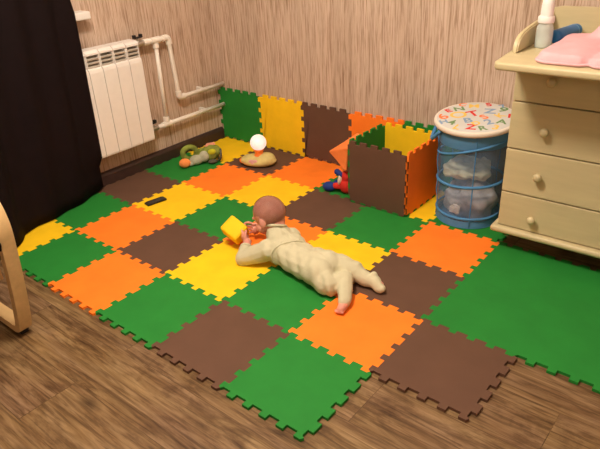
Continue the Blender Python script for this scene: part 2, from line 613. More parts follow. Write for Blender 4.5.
# ------------------------------------------------------------ radiator and pipes
def radiator():
    x0, x1 = 0.003, 0.083
    zb, zt = 0.196, 0.738
    yr = -0.604
    n = 12
    t = thing('radiator', 'white sectional wall radiator partly covered by the dark curtain', 'radiator', (0.04, yr - n * 0.04, zb))
    L = t.location
    sec_front = None
    for k in range(n):
        y1 = yr - k * 0.08; y0 = y1 - 0.08
        bm = bmesh.new()
        # front plate with rounded upper end
        add_prism(bm, [(x1 - 0.014 - L.x, zb + 0.006 - L.z), (x1 - 0.003 - L.x, zb - L.z), (x1 - L.x, zb + 0.01 - L.z), (x1 - L.x, 0.628 - L.z), (x1 - 0.004 - L.x, 0.645 - L.z), (x1 - 0.014 - L.x, 0.652 - L.z)], 'y', y0 + 0.0019 - L.y, y1 - 0.0019 - L.y)
        # side web of the section
        add_box(bm, x0 - L.x, y0 + 0.030 - L.y, zb + 0.02 - L.z, x1 - 0.012 - L.x, y1 - 0.030 - L.y, 0.64 - L.z)
        # head: sloped cap on top
        add_prism(bm, [(x0 - L.x, 0.722 - L.z), (x1 - 0.016 - L.x, 0.711 - L.z), (x1 - 0.008 - L.x, 0.713 - L.z), (x1 - 0.008 - L.x, 0.722 - L.z), (x1 - 0.022 - L.x, 0.735 - L.z), (x0 - L.x, zt - L.z)], 'y', y0 + 0.0019 - L.y, y1 - 0.0019 - L.y)
        # side cheeks of the grille
        add_box(bm, x0 + 0.01 - L.x, y0 + 0.0019 - L.y, 0.648 - L.z, x1 - 0.010 - L.x, y0 + 0.006 - L.y, 0.716 - L.z)
        add_box(bm, x0 + 0.01 - L.x, y1 - 0.006 - L.y, 0.648 - L.z, x1 - 0.010 - L.x, y1 - 0.0019 - L.y, 0.716 - L.z)
        s = obj('section', bm, M_RAD, t)
        g = bmesh.new()
        for zz in (0.655, 0.674, 0.693):
            add_prism(g, [(x0 + 0.02 - L.x, zz + 0.008 - L.z), (x1 - 0.012 - L.x, zz - 0.004 - L.z), (x1 - 0.010 - L.x, zz + 0.002 - L.z), (x0 + 0.02 - L.x, zz + 0.014 - L.z)], 'y', y0 + 0.007 - L.y, y1 - 0.007 - L.y)
        add_box(g, x0 + 0.004 - L.x, y0 + 0.008 - L.y, 0.645 - L.z, x0 + 0.012 - L.x, y1 - 0.008 - L.y, 0.71 - L.z)
        obj('grille', g, M_RADIN, s)
    for zz in (0.245, 0.705):
        for yy in (yr - 0.2, yr - 0.75):
            b = bmesh.new(); add_box(b, WX - L.x + 0.0005, yy - 0.012 - L.y, zz - 0.02 - L.z, x0 + 0.01 - L.x, yy + 0.012 - L.y, zz + 0.02 - L.z)
            obj('wall_bracket', b, M_METAL, t)
    return t
radiator()

def arc_path(a, c, b, r, n=6):
    """straight a->c->b with the corner at c rounded"""
    a, c, b = Vector(a), Vector(c), Vector(b)
    u = (a - c).normalized(); w = (b - c).normalized()
    p0, p1 = c + u * r, c + w * r
    out = [a]
    for i in range(n + 1):
        s = i / n
        out.append(p0 * (1 - s) ** 2 + c * 2 * s * (1 - s) + p1 * s ** 2)
    out.append(b)
    return out

def pipes():
    X = 0.022; R = 0.0125
    t = thing('heating_pipe', 'white plastic heating pipes with bends right of the radiator', 'pipe', (X, -0.3, 0.23))
    L = Vector(t.location)
    def tube(name, path, r=R, m=M_PIPE, par=t):
        b = bmesh.new(); add_tube(b, [Vector(p) - L for p in path], r, 16)
        return obj(name, b, m, par, True)
    p = arc_path((X, -0.572, 0.707), (X, -0.366, 0.707), (X, -0.340, 0.36), 0.02)
    p = p[:-1] + arc_path((X, -0.366, 0.6), (X, -0.345, 0.363), (X, 0.012, 0.363), 0.02)[1:]
    up = tube('upper_pipe', p)
    lw = tube('lower_pipe', [(X, -0.57, 0.235), (X, 0.012, 0.235)])
    by = tube('bypass_pipe', [(X, -0.455, 0.707), (X, -0.461, 0.235)], 0.0115)
    # fittings: elbows, tees and sockets are a little thicker
    def sleeve(a, b_, par):
        q = bmesh.new(); add_tube(q, [Vector(a) - L, Vector(b_) - L], 0.0175, 16)
        smooth_by_angle(obj('socket', q, M_PIPE, par), 40)
    def elbow(a, c, b_, par):
        q = bmesh.new(); add_tube(q, [v - L for v in arc_path(a, c, b_, 0.017)], 0.0178, 16)
        smooth_by_angle(obj('elbow', q, M_PIPE, par), 50)
    elbow((X, -0.405, 0.707), (X, -0.366, 0.707), (X, -0.3635, 0.67), up)
    elbow((X, -0.3475, 0.40), (X, -0.345, 0.363), (X, -0.305, 0.363), up)
    sleeve((X, -0.485, 0.707), (X, -0.425, 0.707), up)
    sleeve((X, -0.455, 0.69), (X, -0.4555, 0.665), by)
    sleeve((X, -0.491, 0.235), (X, -0.431, 0.235), lw)
    sleeve((X, -0.461, 0.252), (X, -0.4605, 0.277), by)
    sleeve((X, -0.5, 0.707), (X, -0.535, 0.707), up)
    # clamps to the wall and ball valves with black handles
    for zz in (0.363, 0.235):
        q = bmesh.new(); add_box(q, WX + 0.0005 - L.x, -0.17 - L.y, zz - 0.016 - L.z, X - L.x, -0.155 - L.y, zz + 0.016 - L.z, 0.003)
        obj('pipe_clip', q, M_PIPE, up if zz > 0.3 else lw)
    for zz, par in ((0.707, up), (0.235, lw)):
        q = bmesh.new(); add_tube(q, [Vector((X, -0.604, zz)) - L, Vector((X, -0.53, zz)) - L], 0.0155, 8)
        add_tube(q, [Vector((X, -0.566, zz)) - L, Vector((X, -0.566, zz + 0.028)) - L], 0.008, 10)
        v = obj('valve', q, M_METAL, t)
        q = bmesh.new()
        c = Vector((X, -0.566, zz + 0.03)) - L
        add_box(q, c.x - 0.008, c.y - 0.022, c.z - 0.003, c.x + 0.008, c.y + 0.022, c.z + 0.006, 0.002)
        for s in (-1, 1):
            add_box(q, c.x - 0.009, c.y + s * 0.021 - 0.009, c.z - 0.001, c.x + 0.009, c.y + s * 0.021 + 0.009, c.z + 0.018, 0.004)
        h = obj('valve_handle', q, M_BLACK, v); h['label'] = 'black butterfly handle'
    return t
pipes()

# ------------------------------------------------------------ curtain
def curtain():
    ns, nt = 150, 40
    # outline of the hem (on the mat) and of the curtain at the top, right to left
    hem = [(0.045, -0.962, 0.030), (0.078, -1.06, 0.018), (0.120, -1.20, 0.016), (0.148, -1.34, 0.016), (0.160, -1.455, 0.016), (0.228, -1.525, 0.016),
           (0.29, -1.64, 0.016), (0.25, -1.80, 0.016), (0.21, -2.0, 0.016), (0.20, -2.3, 0.016)]
    top = [(0.110, -0.905, 2.40), (0.13, -1.02, 2.4), (0.12, -1.12, 2.4), (0.15, -1.22, 2.4), (0.12, -1.34, 2.4), (0.16, -1.43, 2.4),
           (0.17, -1.52, 2.4), (0.13, -1.68, 2.4), (0.16, -1.85, 2.4), (0.13, -2.1, 2.4)]
    def at(L, s):
        f = s * (len(L) - 1); i = min(int(f), len(L) - 2); f -= i
        p = [Vector(L[max(0, min(len(L) - 1, i + d))]) for d in (-1, 0, 1, 2)]
        return 0.5 * ((2 * p[1]) + (p[2] - p[0]) * f + (2 * p[0] - 5 * p[1] + 4 * p[2] - p[3]) * f ** 2 + (3 * p[1] - p[0] - 3 * p[2] + p[3]) * f ** 3)
    bm = bmesh.new()
    G = []
    for a in range(nt + 1):
        t = a / nt
        row = []
        for b in range(ns + 1):
            s = b / ns
            h, u = at(hem, s), at(top, s)
            e = t ** 0.8
            p = h.lerp(u, t)
            xy = h.lerp(u, e)
            p.x = xy.x + 0.018 * math.sin(s * 46 + 0.6 * math.sin(t * 3)) * (0.35 + 0.65 * t) * min(1, s * 14)
            p.x += 0.006 * noise.noise(Vector((s * 9, t * 5, 2.0)))
            p.y += 0.006 * noise.noise(Vector((s * 7, t * 6, 8.0)))
            if t < 0.30 and s < 0.06: p.y += 0.0
            p.x = max(p.x, 0.092 if 0.15 < p.z < 0.95 else 0.03)
            row.append(bm.verts.new(p))
        G.append(row)
    for a in range(nt):
        for b in range(ns):
            bm.faces.new((G[a][b], G[a][b + 1], G[a + 1][b + 1], G[a + 1][b]))
    o = obj('curtain', bm, M_CURT, None, True, recalc=False)
    m = o.modifiers.new('thick', 'SOLIDIFY'); m.thickness = 0.003; m.offset = 0.0
    tag(o, 'long dark brown curtain hanging in folds over the left wall', 'curtain')
curtain()

# ------------------------------------------------------------ changing table
DRZ = 1.2    # the chest stands slightly askew to the wall
def knob_bm(c):
    b = bmesh.new()
    add_lathe(b, [(0.0075, 0), (0.007, 0.008), (0.010, 0.011), (0.0155, 0.016), (0.017, 0.022), (0.0145, 0.029), (0.008, 0.033), (0.0, 0.034)], c, 20, axis='yneg',
              M=Matrix(((1, 0, 0), (0, 0, -1), (0, 1, 0))))
    return b

def changing_table():
    x0, x1 = 1.985, 2.84
    yf = -0.385
    zt = 0.794
    t = thing('changing_table', 'cream wooden chest of drawers with a railed changing top', 'chest of drawers', (x0, yf, 0), math.radians(DRZ))
    L = Vector(t.location)
    def B(name, a, mat, par=t, bevel=0.003):
        return obj(name, box_bm(a[0] - L.x, a[1] - L.y, a[2] - L.z, a[3] - L.x, a[4] - L.y, a[5] - L.z, bevel=bevel), mat, par)
    B('carcass', (x0, yf + 0.019, 0.115, x1, -0.060, zt), M_CREAM)
    # plinth board with a rounded, projecting edge
    bm = bmesh.new()
    add_box(bm, x0 - 0.022 - L.x, yf - 0.022 - L.y, 0.096 - L.z, x1 + 0.022 - L.x, -0.060 - L.y, 0.122 - L.z, 0.011, 3)
    smooth_by_angle(obj('base_board', bm, M_CREAM, t), 30)
    for xx in (x0 + 0.20, x1 - 0.20):
        for yy in (-0.17, -0.10):
            B('foot', (xx - 0.025, yy - 0.025, 0.0, xx + 0.025, yy + 0.025, 0.1), M_CREAM)
    levels = [0.1235, 0.2735, 0.4535, 0.6365, 0.792]
    for k in range(4):
        za, zb = levels[k] + 0.002, levels[k + 1] - 0.003
        d = B('drawer', (x0 + 0.002, yf, za, x1 - 0.002, yf + 0.0185, zb), M_CREAM)
        d.data.materials.clear(); d.data.materials.append(M_CREAM)
        zk = (0.183, 0.364, 0.541, 0.722)[k]
        for xk in (2.121, x1 - (2.121 - x0)):
            smooth_by_angle(obj('knob', knob_bm(Vector((xk, yf, zk)) - L), M_CREAM, d), 60)
    # deep changing board hanging over the front
    zc0, zc1 = 0.795, 0.822
    bx0, bx1 = 1.946, 2.87
    by0 = -0.612
    pts = []
    c = 0.03
    pts += [(bx0 + 0.055, by0 + 0.004)]
    pts += [(bx1 - 0.055, by0 + 0.004), (bx1 - 0.02, by0 + 0.02), (bx1, by0 + 0.07), (bx1, -0.060), (bx0 + 0.006, -0.060), (bx0 + 0.014, -0.3),
            (bx0 + 0.028, by0 + 0.10), (bx0 + 0.033, by0 + 0.03), (bx0 + 0.042, by0 + 0.010)]
    bm = bmesh.new()
    add_prism(bm, [(x - L.x, y - L.y) for x, y in pts], 'z', zc0, zc1)
    bmesh.ops.recalc_face_normals(bm, faces=bm.faces)
    es = [e for e in bm.edges if abs(e.verts[0].co.z - e.verts[1].co.z) < 1e-5]
    bmesh.ops.bevel(bm, geom=es, offset=0.009, segments=3, affect='EDGES', profile=0.5)
    smooth_by_angle(obj('changing_board', bm, M_CREAM, t), 35)
    # side rails: rounded front end rising towards the wall
    def side_outline():
        ys, ye = -0.455, -0.074
        top = [(ys, 0.8222), (ys + 0.004, 0.846), (ys + 0.018, 0.866), (ys + 0.045, 0.880), (ys + 0.10, 0.890), (ys + 0.20, 0.898), (ye, 0.902)]
        return top + [(ye, 0.8222)]
    for xs in (1.988, bx1 - 0.052):
        bm = bmesh.new()
        add_prism(bm, [(a - L.y, b) for a, b in side_outline()], 'x', xs - L.x, xs + 0.018 - L.x)
        bmesh.ops.recalc_face_normals(bm, faces=bm.faces)
        bmesh.ops.bevel(bm, geom=[e for e in bm.edges if abs(e.verts[0].co.x - e.verts[1].co.x) < 1e-5], offset=0.004, segments=2, affect='EDGES')
        smooth_by_angle(obj('side_rail', bm, M_CREAM, t), 35)
    # back rail with a rounded shoulder
    xa, xb = 1.953, bx1 - 0.02
    half = [(xa, 0.8222), (xa, 0.850), (xa + 0.004, 0.874), (xa + 0.016, 0.900), (xa + 0.038, 0.918), (xa + 0.075, 0.926), (xa + 0.2, 0.927)]
    pts = half + [(xa + xb - x, z) for x, z in half[::-1]]
    bm = bmesh.new()
    add_prism(bm, [(a - L.x, b) for a, b in pts], 'y', -0.073 - L.y, -0.060 - L.y)
    smooth_by_angle(obj('back_rail', bm, M_CREAM, t), 35)
    return t
changing_table()
ZB = 0.8225    # top of the changing board

# pink changing pad
M_PINK = fabric('pink_quilted_cotton', (0.72, 0.43, 0.48, 1), 500, 0.85, 0.05, 6.0, (16, 16, 16))
def pad():
    x0, x1, y0, y1 = 2.096, 2.80, -0.572, -0.165
    nx, ny = 96, 72
    t = thing('changing_pad', 'pink quilted changing pad on the cream changing board', 'changing pad', (1.985, -0.385, ZB), math.radians(DRZ))
    L = Vector(t.location)
    def H(x, y):
        # puffs between the quilting seams, a raised roll along the back and far end
        d = min(x - x0, x1 - x, y - y0, y1 - y)
        edge = max(0.0, min(1.0, d / 0.014)) ** 0.5
        seam = min(abs(x - 2.262), abs(x - 2.455), abs(x - 2.64))
        h = 0.019 + 0.011 * min(1.0, seam / 0.045) ** 0.6
        b = max(0.0, min(1.0, (y - (-0.285)) / 0.08)); b = b * b * (3 - 2 * b)
        l = max(0.0, min(1.0, (x - 2.165) / 0.09)); l = l * l * (3 - 2 * l)
        h += 0.10 * b * l * max(0.0, min(1.0, (y1 - y) / 0.05)) ** 0.4
        h += 0.004 * noise.noise(Vector((x * 14, y * 14, 0)))
        return 0.003 + h * edge
    bm = bmesh.new()
    up, dn = [], []
    for j in range(ny + 1):
        ru, rd = [], []
        for i in range(nx + 1):
            u, v = i / nx, j / ny
            x = x0 + (x1 - x0) * u; y = y0 + (y1 - y0) * v
            # rounded corners
            cx, cy = 0.05, 0.05
            px, py = x, y
            for (qx, qy, sx, sy) in ((x0 + cx, y0 + cy, -1, -1), (x1 - cx, y0 + cy, 1, -1), (x0 + cx, y1 - cy, -1, 1), (x1 - cx, y1 - cy, 1, 1)):
                dx, dy = (x - qx) * sx, (y - qy) * sy
                if dx > 0 and dy > 0:
                    m = max(dx, dy); r = math.hypot(dx, dy)
                    px = qx + sx * dx * m / r; py = qy + sy * dy * m / r
            # scalloped front edge at each seam
            for sx_ in (2.262, 2.455, 2.64):
                k = max(0.0, 1 - abs(px - sx_) / 0.022) * max(0.0, 1 - (py - y0) / 0.05)
                py += 0.022 * k
            z = H(x, y)
            ru.append(bm.verts.new((px - L.x, py - L.y, z)))
            rd.append(bm.verts.new((px - L.x, py - L.y, 0.0005)))
        up.append(ru); dn.append(rd)
    for j in range(ny):
        for i in range(nx):
            bm.faces.new((up[j][i], up[j][i + 1], up[j + 1][i + 1], up[j + 1][i]))
            bm.faces.new((dn[j][i], dn[j + 1][i], dn[j + 1][i + 1], dn[j][i + 1]))
    for i in range(nx):
        bm.faces.new((dn[0][i], dn[0][i + 1], up[0][i + 1], up[0][i]))
        bm.faces.new((dn[ny][i + 1], dn[ny][i], up[ny][i], up[ny][i + 1]))
    for j in range(ny):
        bm.faces.new((dn[j + 1][0], dn[j][0], up[j][0], up[j + 1][0]))
        bm.faces.new((dn[j][nx], dn[j + 1][nx], up[j + 1][nx], up[j][nx]))
    obj('padding', bm, M_PINK, t, True)
    # piped edge round the pad
    q = bmesh.new()
    path = []
    def corner(cx, cy, a0):
        for k in range(7):
            a = a0 + k / 6 * PI / 2
            path.append((cx + 0.05 * math.cos(a) - L.x, cy + 0.05 * math.sin(a) - L.y, 0.006))
    corner(x0 + .05, y0 + .05, PI)
    for sx_ in (2.262, 2.455, 2.64):
        path += [(sx_ - 0.022 - L.x, y0 - L.y, .006), (sx_ - L.x, y0 + 0.020 - L.y, .006), (sx_ + 0.022 - L.x, y0 - L.y, .006)]
    corner(x1 - .05, y0 + .05, 1.5 * PI)
    corner(x1 - .05, y1 - .05, 0)
    corner(x0 + .05, y1 - .05, PI / 2)
    add_tube(q, path, 0.0045, 8, closed=True)
    obj('piping', q, M_PINK, t, True)
pad()

# bottle and blue tube
M_WHITEP = plain('white_plastic', (0.80, 0.78, 0.76, 1), 0.35, 0.45, 0.02)
M_CLEAR = Mat('clear_bottle_plastic', (0.82, 0.90, 0.88, 1), 0.12, 0.5)
M_CLEAR.b.inputs['Alpha'].default_value = 0.42
_n = M_CLEAR.noise(M_CLEAR.coords(), 20, 2)
M_CLEAR.color(M_CLEAR.ramp(_n, [(0.3, (0.74, 0.84, 0.82, 1)), (0.7, (0.84, 0.92, 0.9, 1))]))
M_CLEAR = M_CLEAR.m
M_LIQ = plain('bottle_liquid', (0.62, 0.74, 0.70, 1), 0.2, 0.4, 0.02)
M_LIQ.node_tree.nodes['Principled BSDF'].inputs['Alpha'].default_value = 0.6
def bottle():
    t = thing('baby_bottle', 'clear baby bottle with white cap beside the pink pad', 'bottle', (2.048, -0.322, ZB + 0.0005))
    b = bmesh.new()
    add_lathe(b, [(0.0, 0.0), (0.026, 0.0), (0.029, 0.004), (0.029, 0.062), (0.027, 0.072), (0.022, 0.080), (0.021, 0.088)], (0, 0, 0), 28)
    smooth_by_angle(obj('bottle_body', b, M_CLEAR, t), 50)
    b = bmesh.new(); add_lathe(b, [(0.0, 0.002), (0.0265, 0.002), (0.0268, 0.035), (0, 0.035)], (0, 0, 0), 28)
    smooth_by_angle(obj('liquid', b, M_LIQ, t), 50)
    b = bmesh.new(); add_lathe(b, [(0.0, 0.084), (0.027, 0.084), (0.028, 0.087), (0.028, 0.101), (0.026, 0.105), (0.0, 0.105)], (0, 0, 0), 28)
    smooth_by_angle(obj('screw_collar', b, M_WHITEP, t), 40)
    b = bmesh.new(); add_lathe(b, [(0.0, 0.1052), (0.0215, 0.1052), (0.021, 0.14), (0.019, 0.158), (0.012, 0.166), (0.0, 0.168)], (0, 0, 0), 28)
    smooth_by_angle(obj('cap', b, M_WHITEP, t), 40)
bottle()
M_BLUE = plain('blue_plastic', (0.012, 0.15, 0.42, 1), 0.35, 0.45, 0.08)
M_BLUEL = plain('pale_blue_print', (0.10, 0.28, 0.52, 1), 0.35, 0.45, 0.08)
def blue_tube():
    t = thing('container', 'blue rounded container lying behind the clear bottle', 'container', (2.066, -0.268, ZB + 0.026), math.radians(-9))
    b = bmesh.new()
    Mx = Matrix(((1, 0, 0), (0, 0, 1), (0, -1, 0)))
    add_lathe(b, [(0.0, 0.0), (0.016, 0.0), (0.0225, 0.006), (0.0245, 0.018), (0.0245, 0.135), (0.0235, 0.147)], (0, 0, 0), 24, M=Mx)
    smooth_by_angle(obj('container_body', b, M_BLUE, t), 50)
    b = bmesh.new(); add_lathe(b, [(0.0238, 0.1475), (0.0242, 0.152), (0.0242, 0.162), (0.022, 0.171), (0.014, 0.175), (0, 0.176)], (0, 0, 0), 24, M=Mx)
    o = smooth_by_angle(obj('lid', b, M_BLUE, t), 50)
    b = bmesh.new(); add_lathe(b, [(0.0247, 0.138), (0.0249, 0.139), (0.0249, 0.145), (0.0245, 0.146)], (0, 0, 0), 24, M=Mx)
    o = smooth_by_angle(obj('label_band', b, M_BLUEL, t), 50); o['label'] = 'pale blue band'
blue_tube()

# ------------------------------------------------------------ laundry hamper
M_HBLUE = see_through('blue_hamper_fabric', (0.085, 0.24, 0.46, 1), 0.97)
M_HMESH = see_through('blue_hamper_mesh', (0.15, 0.29, 0.50, 1), 0.42)
M_HOOP = fabric('blue_hoop_binding', (0.075, 0.23, 0.46, 1), 500, 0.7)
M_LID = fabric('white_printed_lid_cloth', (0.57, 0.57, 0.56, 1), 400, 0.8, 0.03)
M_RIM = fabric('cream_rim_piping', (0.74, 0.66, 0.58, 1), 400, 0.8, 0.03)
HC = Vector((1.764, -0.172, TH + 0.001))
HH = 0.461
def hamper():
    t = thing('laundry_hamper', 'round blue mesh laundry hamper with a letter-printed white lid', 'laundry hamper', HC)
    tilt = Matrix.Rotation(math.radians(4.0), 3, 'X')     # the lid leans slightly towards the room
    def ring_pt(a, z, off=0.0):
        k = z / HH
        r = 0.141 + 0.014 * k + off
        r -= 0.006 * math.sin(PI * ((z % 0.135) / 0.135)) * (1 if z < 0.44 else 0)
        p = Vector((r * math.cos(a), r * math.sin(a), z))
        p.z += -0.012 * k * k * (-math.sin(a)) * 1.0 if False else 0.0
        return p
    def wall(name, z0, z1, mat, n=10, off=0.0):
        b = bmesh.new(); seg = 72; G = []
        for j in range(n + 1):
            z = z0 + (z1 - z0) * j / n
            G.append([b.verts.new(ring_pt(2 * PI * k / seg, z, off + 0.0012 * noise.noise(Vector((k * .35, z * 18, 0))))) for k in range(seg)])
        for j in range(n):
            for k in range(seg):
                b.faces.new((G[j][k], G[j][(k + 1) % seg], G[j + 1][(k + 1) % seg], G[j + 1][k]))
        return obj(name, b, mat, t, True)
    wall('mesh_side', 0.034, 0.368, M_HMESH, 16)
    wall('top_band', 0.368, 0.454, M_HBLUE, 5)
    wall('bottom_band', 0.002, 0.034, M_HBLUE, 3)
    b = bmesh.new(); add_lathe(b, [(0, 0.0), (0.140, 0.0), (0.142, 0.003), (0, 0.004)], (0, 0, 0), 48)
    obj('hamper_base', b, M_HBLUE, t)
    # wire hoops in blue binding
    def hoop(z, r=0.0052, slope=0.0):
        b = bmesh.new()
        add_tube(b, [ring_pt(2 * PI * k / 72, z + slope * math.cos(2 * PI * k / 72), 0.002) for k in range(72)], r, 10, closed=True)
        obj('hoop', b, M_HOOP, t, True)
    hoop(0.352, 0.0048, 0.045); hoop(0.196, 0.0065, 0.008); hoop(0.046, 0.0060, 0.0)
    # vertical seams and the curved strap seen through the mesh
    for a in (-62, -150, 60, 150):
        b = bmesh.new(); add_tube(b, [ring_pt(math.radians(a), z, 0.0015) for z in [0.01 + 0.03 * i for i in range(15)]], 0.0026, 8)
        obj('seam', b, M_HOOP, t, True)
    # two carrying loops
    for a in (-152, 28):
        b = bmesh.new()
        ra = math.radians(a)
        pth = []
        for i in range(13):
            s = i / 12
            q = ring_pt(ra + math.radians(-26 + 52 * s), 0.432 - 0.060 * math.sin(PI * s), 0.006 + 0.024 * math.sin(PI * s))
            pth.append(q)
        add_tube(b, pth, 0.0085, 8)
        obj('carrying_handle', b, M_HOOP, t, True)
    # lid: padded disc with overhanging rim
    zl = 0.458
    b = bmesh.new()
    add_lathe(b, [(0.160, -0.010), (0.1715, -0.010), (0.1740, -0.003), (0.1735, 0.006), (0.170, 0.010), (0.164, 0.011)], (0, 0, 0), 72)
    rim = obj('lid_rim', b, M_RIM, t, True)
    b = bmesh.new()
    add_lathe(b, [(0.166, -0.004), (0.1665, 0.010), (0.158, 0.0125), (0.12, 0.0145), (0.06, 0.016), (0, 0.0165)], (0, 0, 0), 72)
    lid = obj('lid', b, M_LID, t, True)
    for o in (rim, lid):
        o.location = (0, 0, zl); o.rotation_euler = (math.radians(5.5), 0, 0)
    # printed letters, digits and a daisy on the lid
    cols = {'r': (0.62, 0.045, 0.035, 1), 'b': (0.22, 0.33, 0.50, 1), 'g': (0.16, 0.27, 0.12, 1), 'y': (0.75, 0.52, 0.12, 1), 'o': (0.80, 0.22, 0.08, 1)}
    mats = {k: plain('lid_print_' + n, c, 0.8, 0.1, 0.05) for (k, c), n in zip(cols.items(), ('red', 'blue', 'green', 'yellow', 'orange'))}
    def glyph(ch, x, y, size, col, rot):
        cu = bpy.data.curves.new('tmp_glyph', 'FONT'); cu.body = ch; cu.size = size * 1.08; cu.extrude = 0.0004
        cu.offset = 0.0016
        cu.align_x = 'CENTER'; cu.align_y = 'CENTER'
        to = bpy.data.objects.new('tmp_glyph', cu); COL.objects.link(to)
        dg = bpy.context.evaluated_depsgraph_get(); dg.update()
        me = bpy.data.meshes.new_from_object(to.evaluated_get(dg))
        bpy.data.objects.remove(to); bpy.data.curves.remove(cu)
        R = Matrix.Rotation(math.radians(rot), 4, 'Z')
        for v in me.vertices:
            q = R @ v.co
            xx, yy = q.x + x, q.y + y
            rr = math.hypot(xx, yy)
            v.co = Vector((xx, yy, 0.0168 - 0.0025 * (rr / 0.125) ** 2 + q.z))
        me.materials.clear()
        link_mesh('printed_letter', me, mats[col], lid)['label'] = 'printed %s' % ch if False else 'coloured printed letter'
    F = 39     # letters are read from the camera's side
    def G(ch, u, v, size, col, rot=0):
        # u to the right and v away, as seen from the play corner's open side
        a = math.radians(28)
        x = u * math.cos(a) - v * math.sin(a); y = u * math.sin(a) + v * math.cos(a)
        glyph(ch, x, y, size, col, 28 + rot)
    for row in (('T', -0.010, 0.022, 0.075, 'r', 20), ('Z', 0.060, 0.045, 0.070, 'b', -8), ('9', 0.116, 0.062, 0.070, 'g', -25), ('B', -0.036, -0.048, 0.060, 'b', 8),
                ('Z', -0.026, -0.115, 0.060, 'r', -12), ('2', 0.047, -0.070, 0.062, 'b', 18), ('A', 0.098, -0.068, 0.055, 'g', -15), ('N', -0.066, 0.085, 0.058, 'g', 10),
                ('6', -0.136, 0.005, 0.075, 'o', 30), ('4', -0.102, -0.062, 0.058, 'g', -20), ('S', 0.032, -0.018, 0.058, 'o', 30), ('M', -0.002, 0.112, 0.058, 'y', -5),
                ('5', 0.062, 0.126, 0.050, 'r', 10), ('K', 0.098, -0.004, 0.055, 'y', 35), ('L', -0.082, -0.110, 0.055, 'y', -30), ('P', 0.142, -0.010, 0.055, 'r', -10),
                ('O', -0.072, 0.014, 0.085, 'y', 0), ('E', -0.112, 0.070, 0.050, 'r', 25), ('R', 0.018, -0.128, 0.050, 'g', 12), ('3', 0.070, -0.122, 0.052, 'y', -20),
                ('H', -0.134, -0.050, 0.046, 'b', 15), ('7', 0.118, 0.105, 0.046, 'b', 20), ('C', -0.050, 0.135, 0.046, 'o', -15), ('D', -0.004, -0.080, 0.044, 'y', 25)):
        G(*row)
    return t
hamper()

def crumple(name, c, r, seed, mat, label):
    b = bmesh.new(); add_ell(b, (0, 0, 0), r, (0, 0, seed), 5)
    me = bpy.data.meshes.new(name); b.to_mesh(me); b.free()
    m = min(r)
    displace(me, m * 0.75, 0.55 / m, seed)
    displace(me, m * 0.35, 1.5 / m, seed + 5)
    zmin = -r[2] * 0.85
    for v in me.vertices:
        v.co.z = max(v.co.z, zmin)
    o = link_mesh(name, me, mat, None, True)
    o.location = (c[0], c[1], c[2] - zmin)
    tag(o, label, 'clothes', 'clothes inside the hamper')
M_CL1 = fabric('cream_cotton', (0.88, 0.80, 0.56, 1), 500, 0.9, 0.25)
M_CL2 = fabric('white_cotton', (0.85, 0.80, 0.74, 1), 500, 0.9, 0.12)
M_CL3 = fabric('grey_blue_cotton', (0.56, 0.53, 0.54, 1), 500, 0.9, 0.3)
crumple('laundry_heap', (HC.x + 0.005, HC.y - 0.005, TH + 0.008), (0.112, 0.112, 0.090), 1.3, M_CL3, 'greyish crumpled clothes filling the lower half of the hamper')
crumple('folded_garment', (HC.x - 0.010, HC.y - 0.008, TH + 0.200), (0.100, 0.098, 0.040), 3.9, M_CL1, 'yellowish white crumpled garment on top inside the hamper')
crumple('white_sock', (HC.x - 0.010, HC.y - 0.122, TH + 0.06), (0.026, 0.010, 0.022), 6.2, M_CL2, 'small white crumpled sock pressed low against the hamper mesh')

# ------------------------------------------------------------ baby
def skin_mat():
    M = Mat('baby_skin', (0.60, 0.30, 0.21, 1), 0.55, 0.3)
    n = M.noise(M.pos(), 26, 3)
    M.color(M.ramp(n, [(0.3, (0.60, 0.255, 0.20, 1)), (0.7, (0.70, 0.325, 0.25, 1))]))
    M.b.inputs['Subsurface Weight'].default_value = 0.15
    M.b.inputs['Subsurface Radius'].default_value = (0.01, 0.004, 0.002)
    M.bump(M.noise(M.pos(), 300, 2), 0.05, 0.0005)
    return M.m
M_SKIN = skin_mat()
M_ROMP = fabric('pale_yellow_velour', (0.56, 0.53, 0.37, 1), 800, 0.95, 0.05, 3.0, (70, 45, 45))

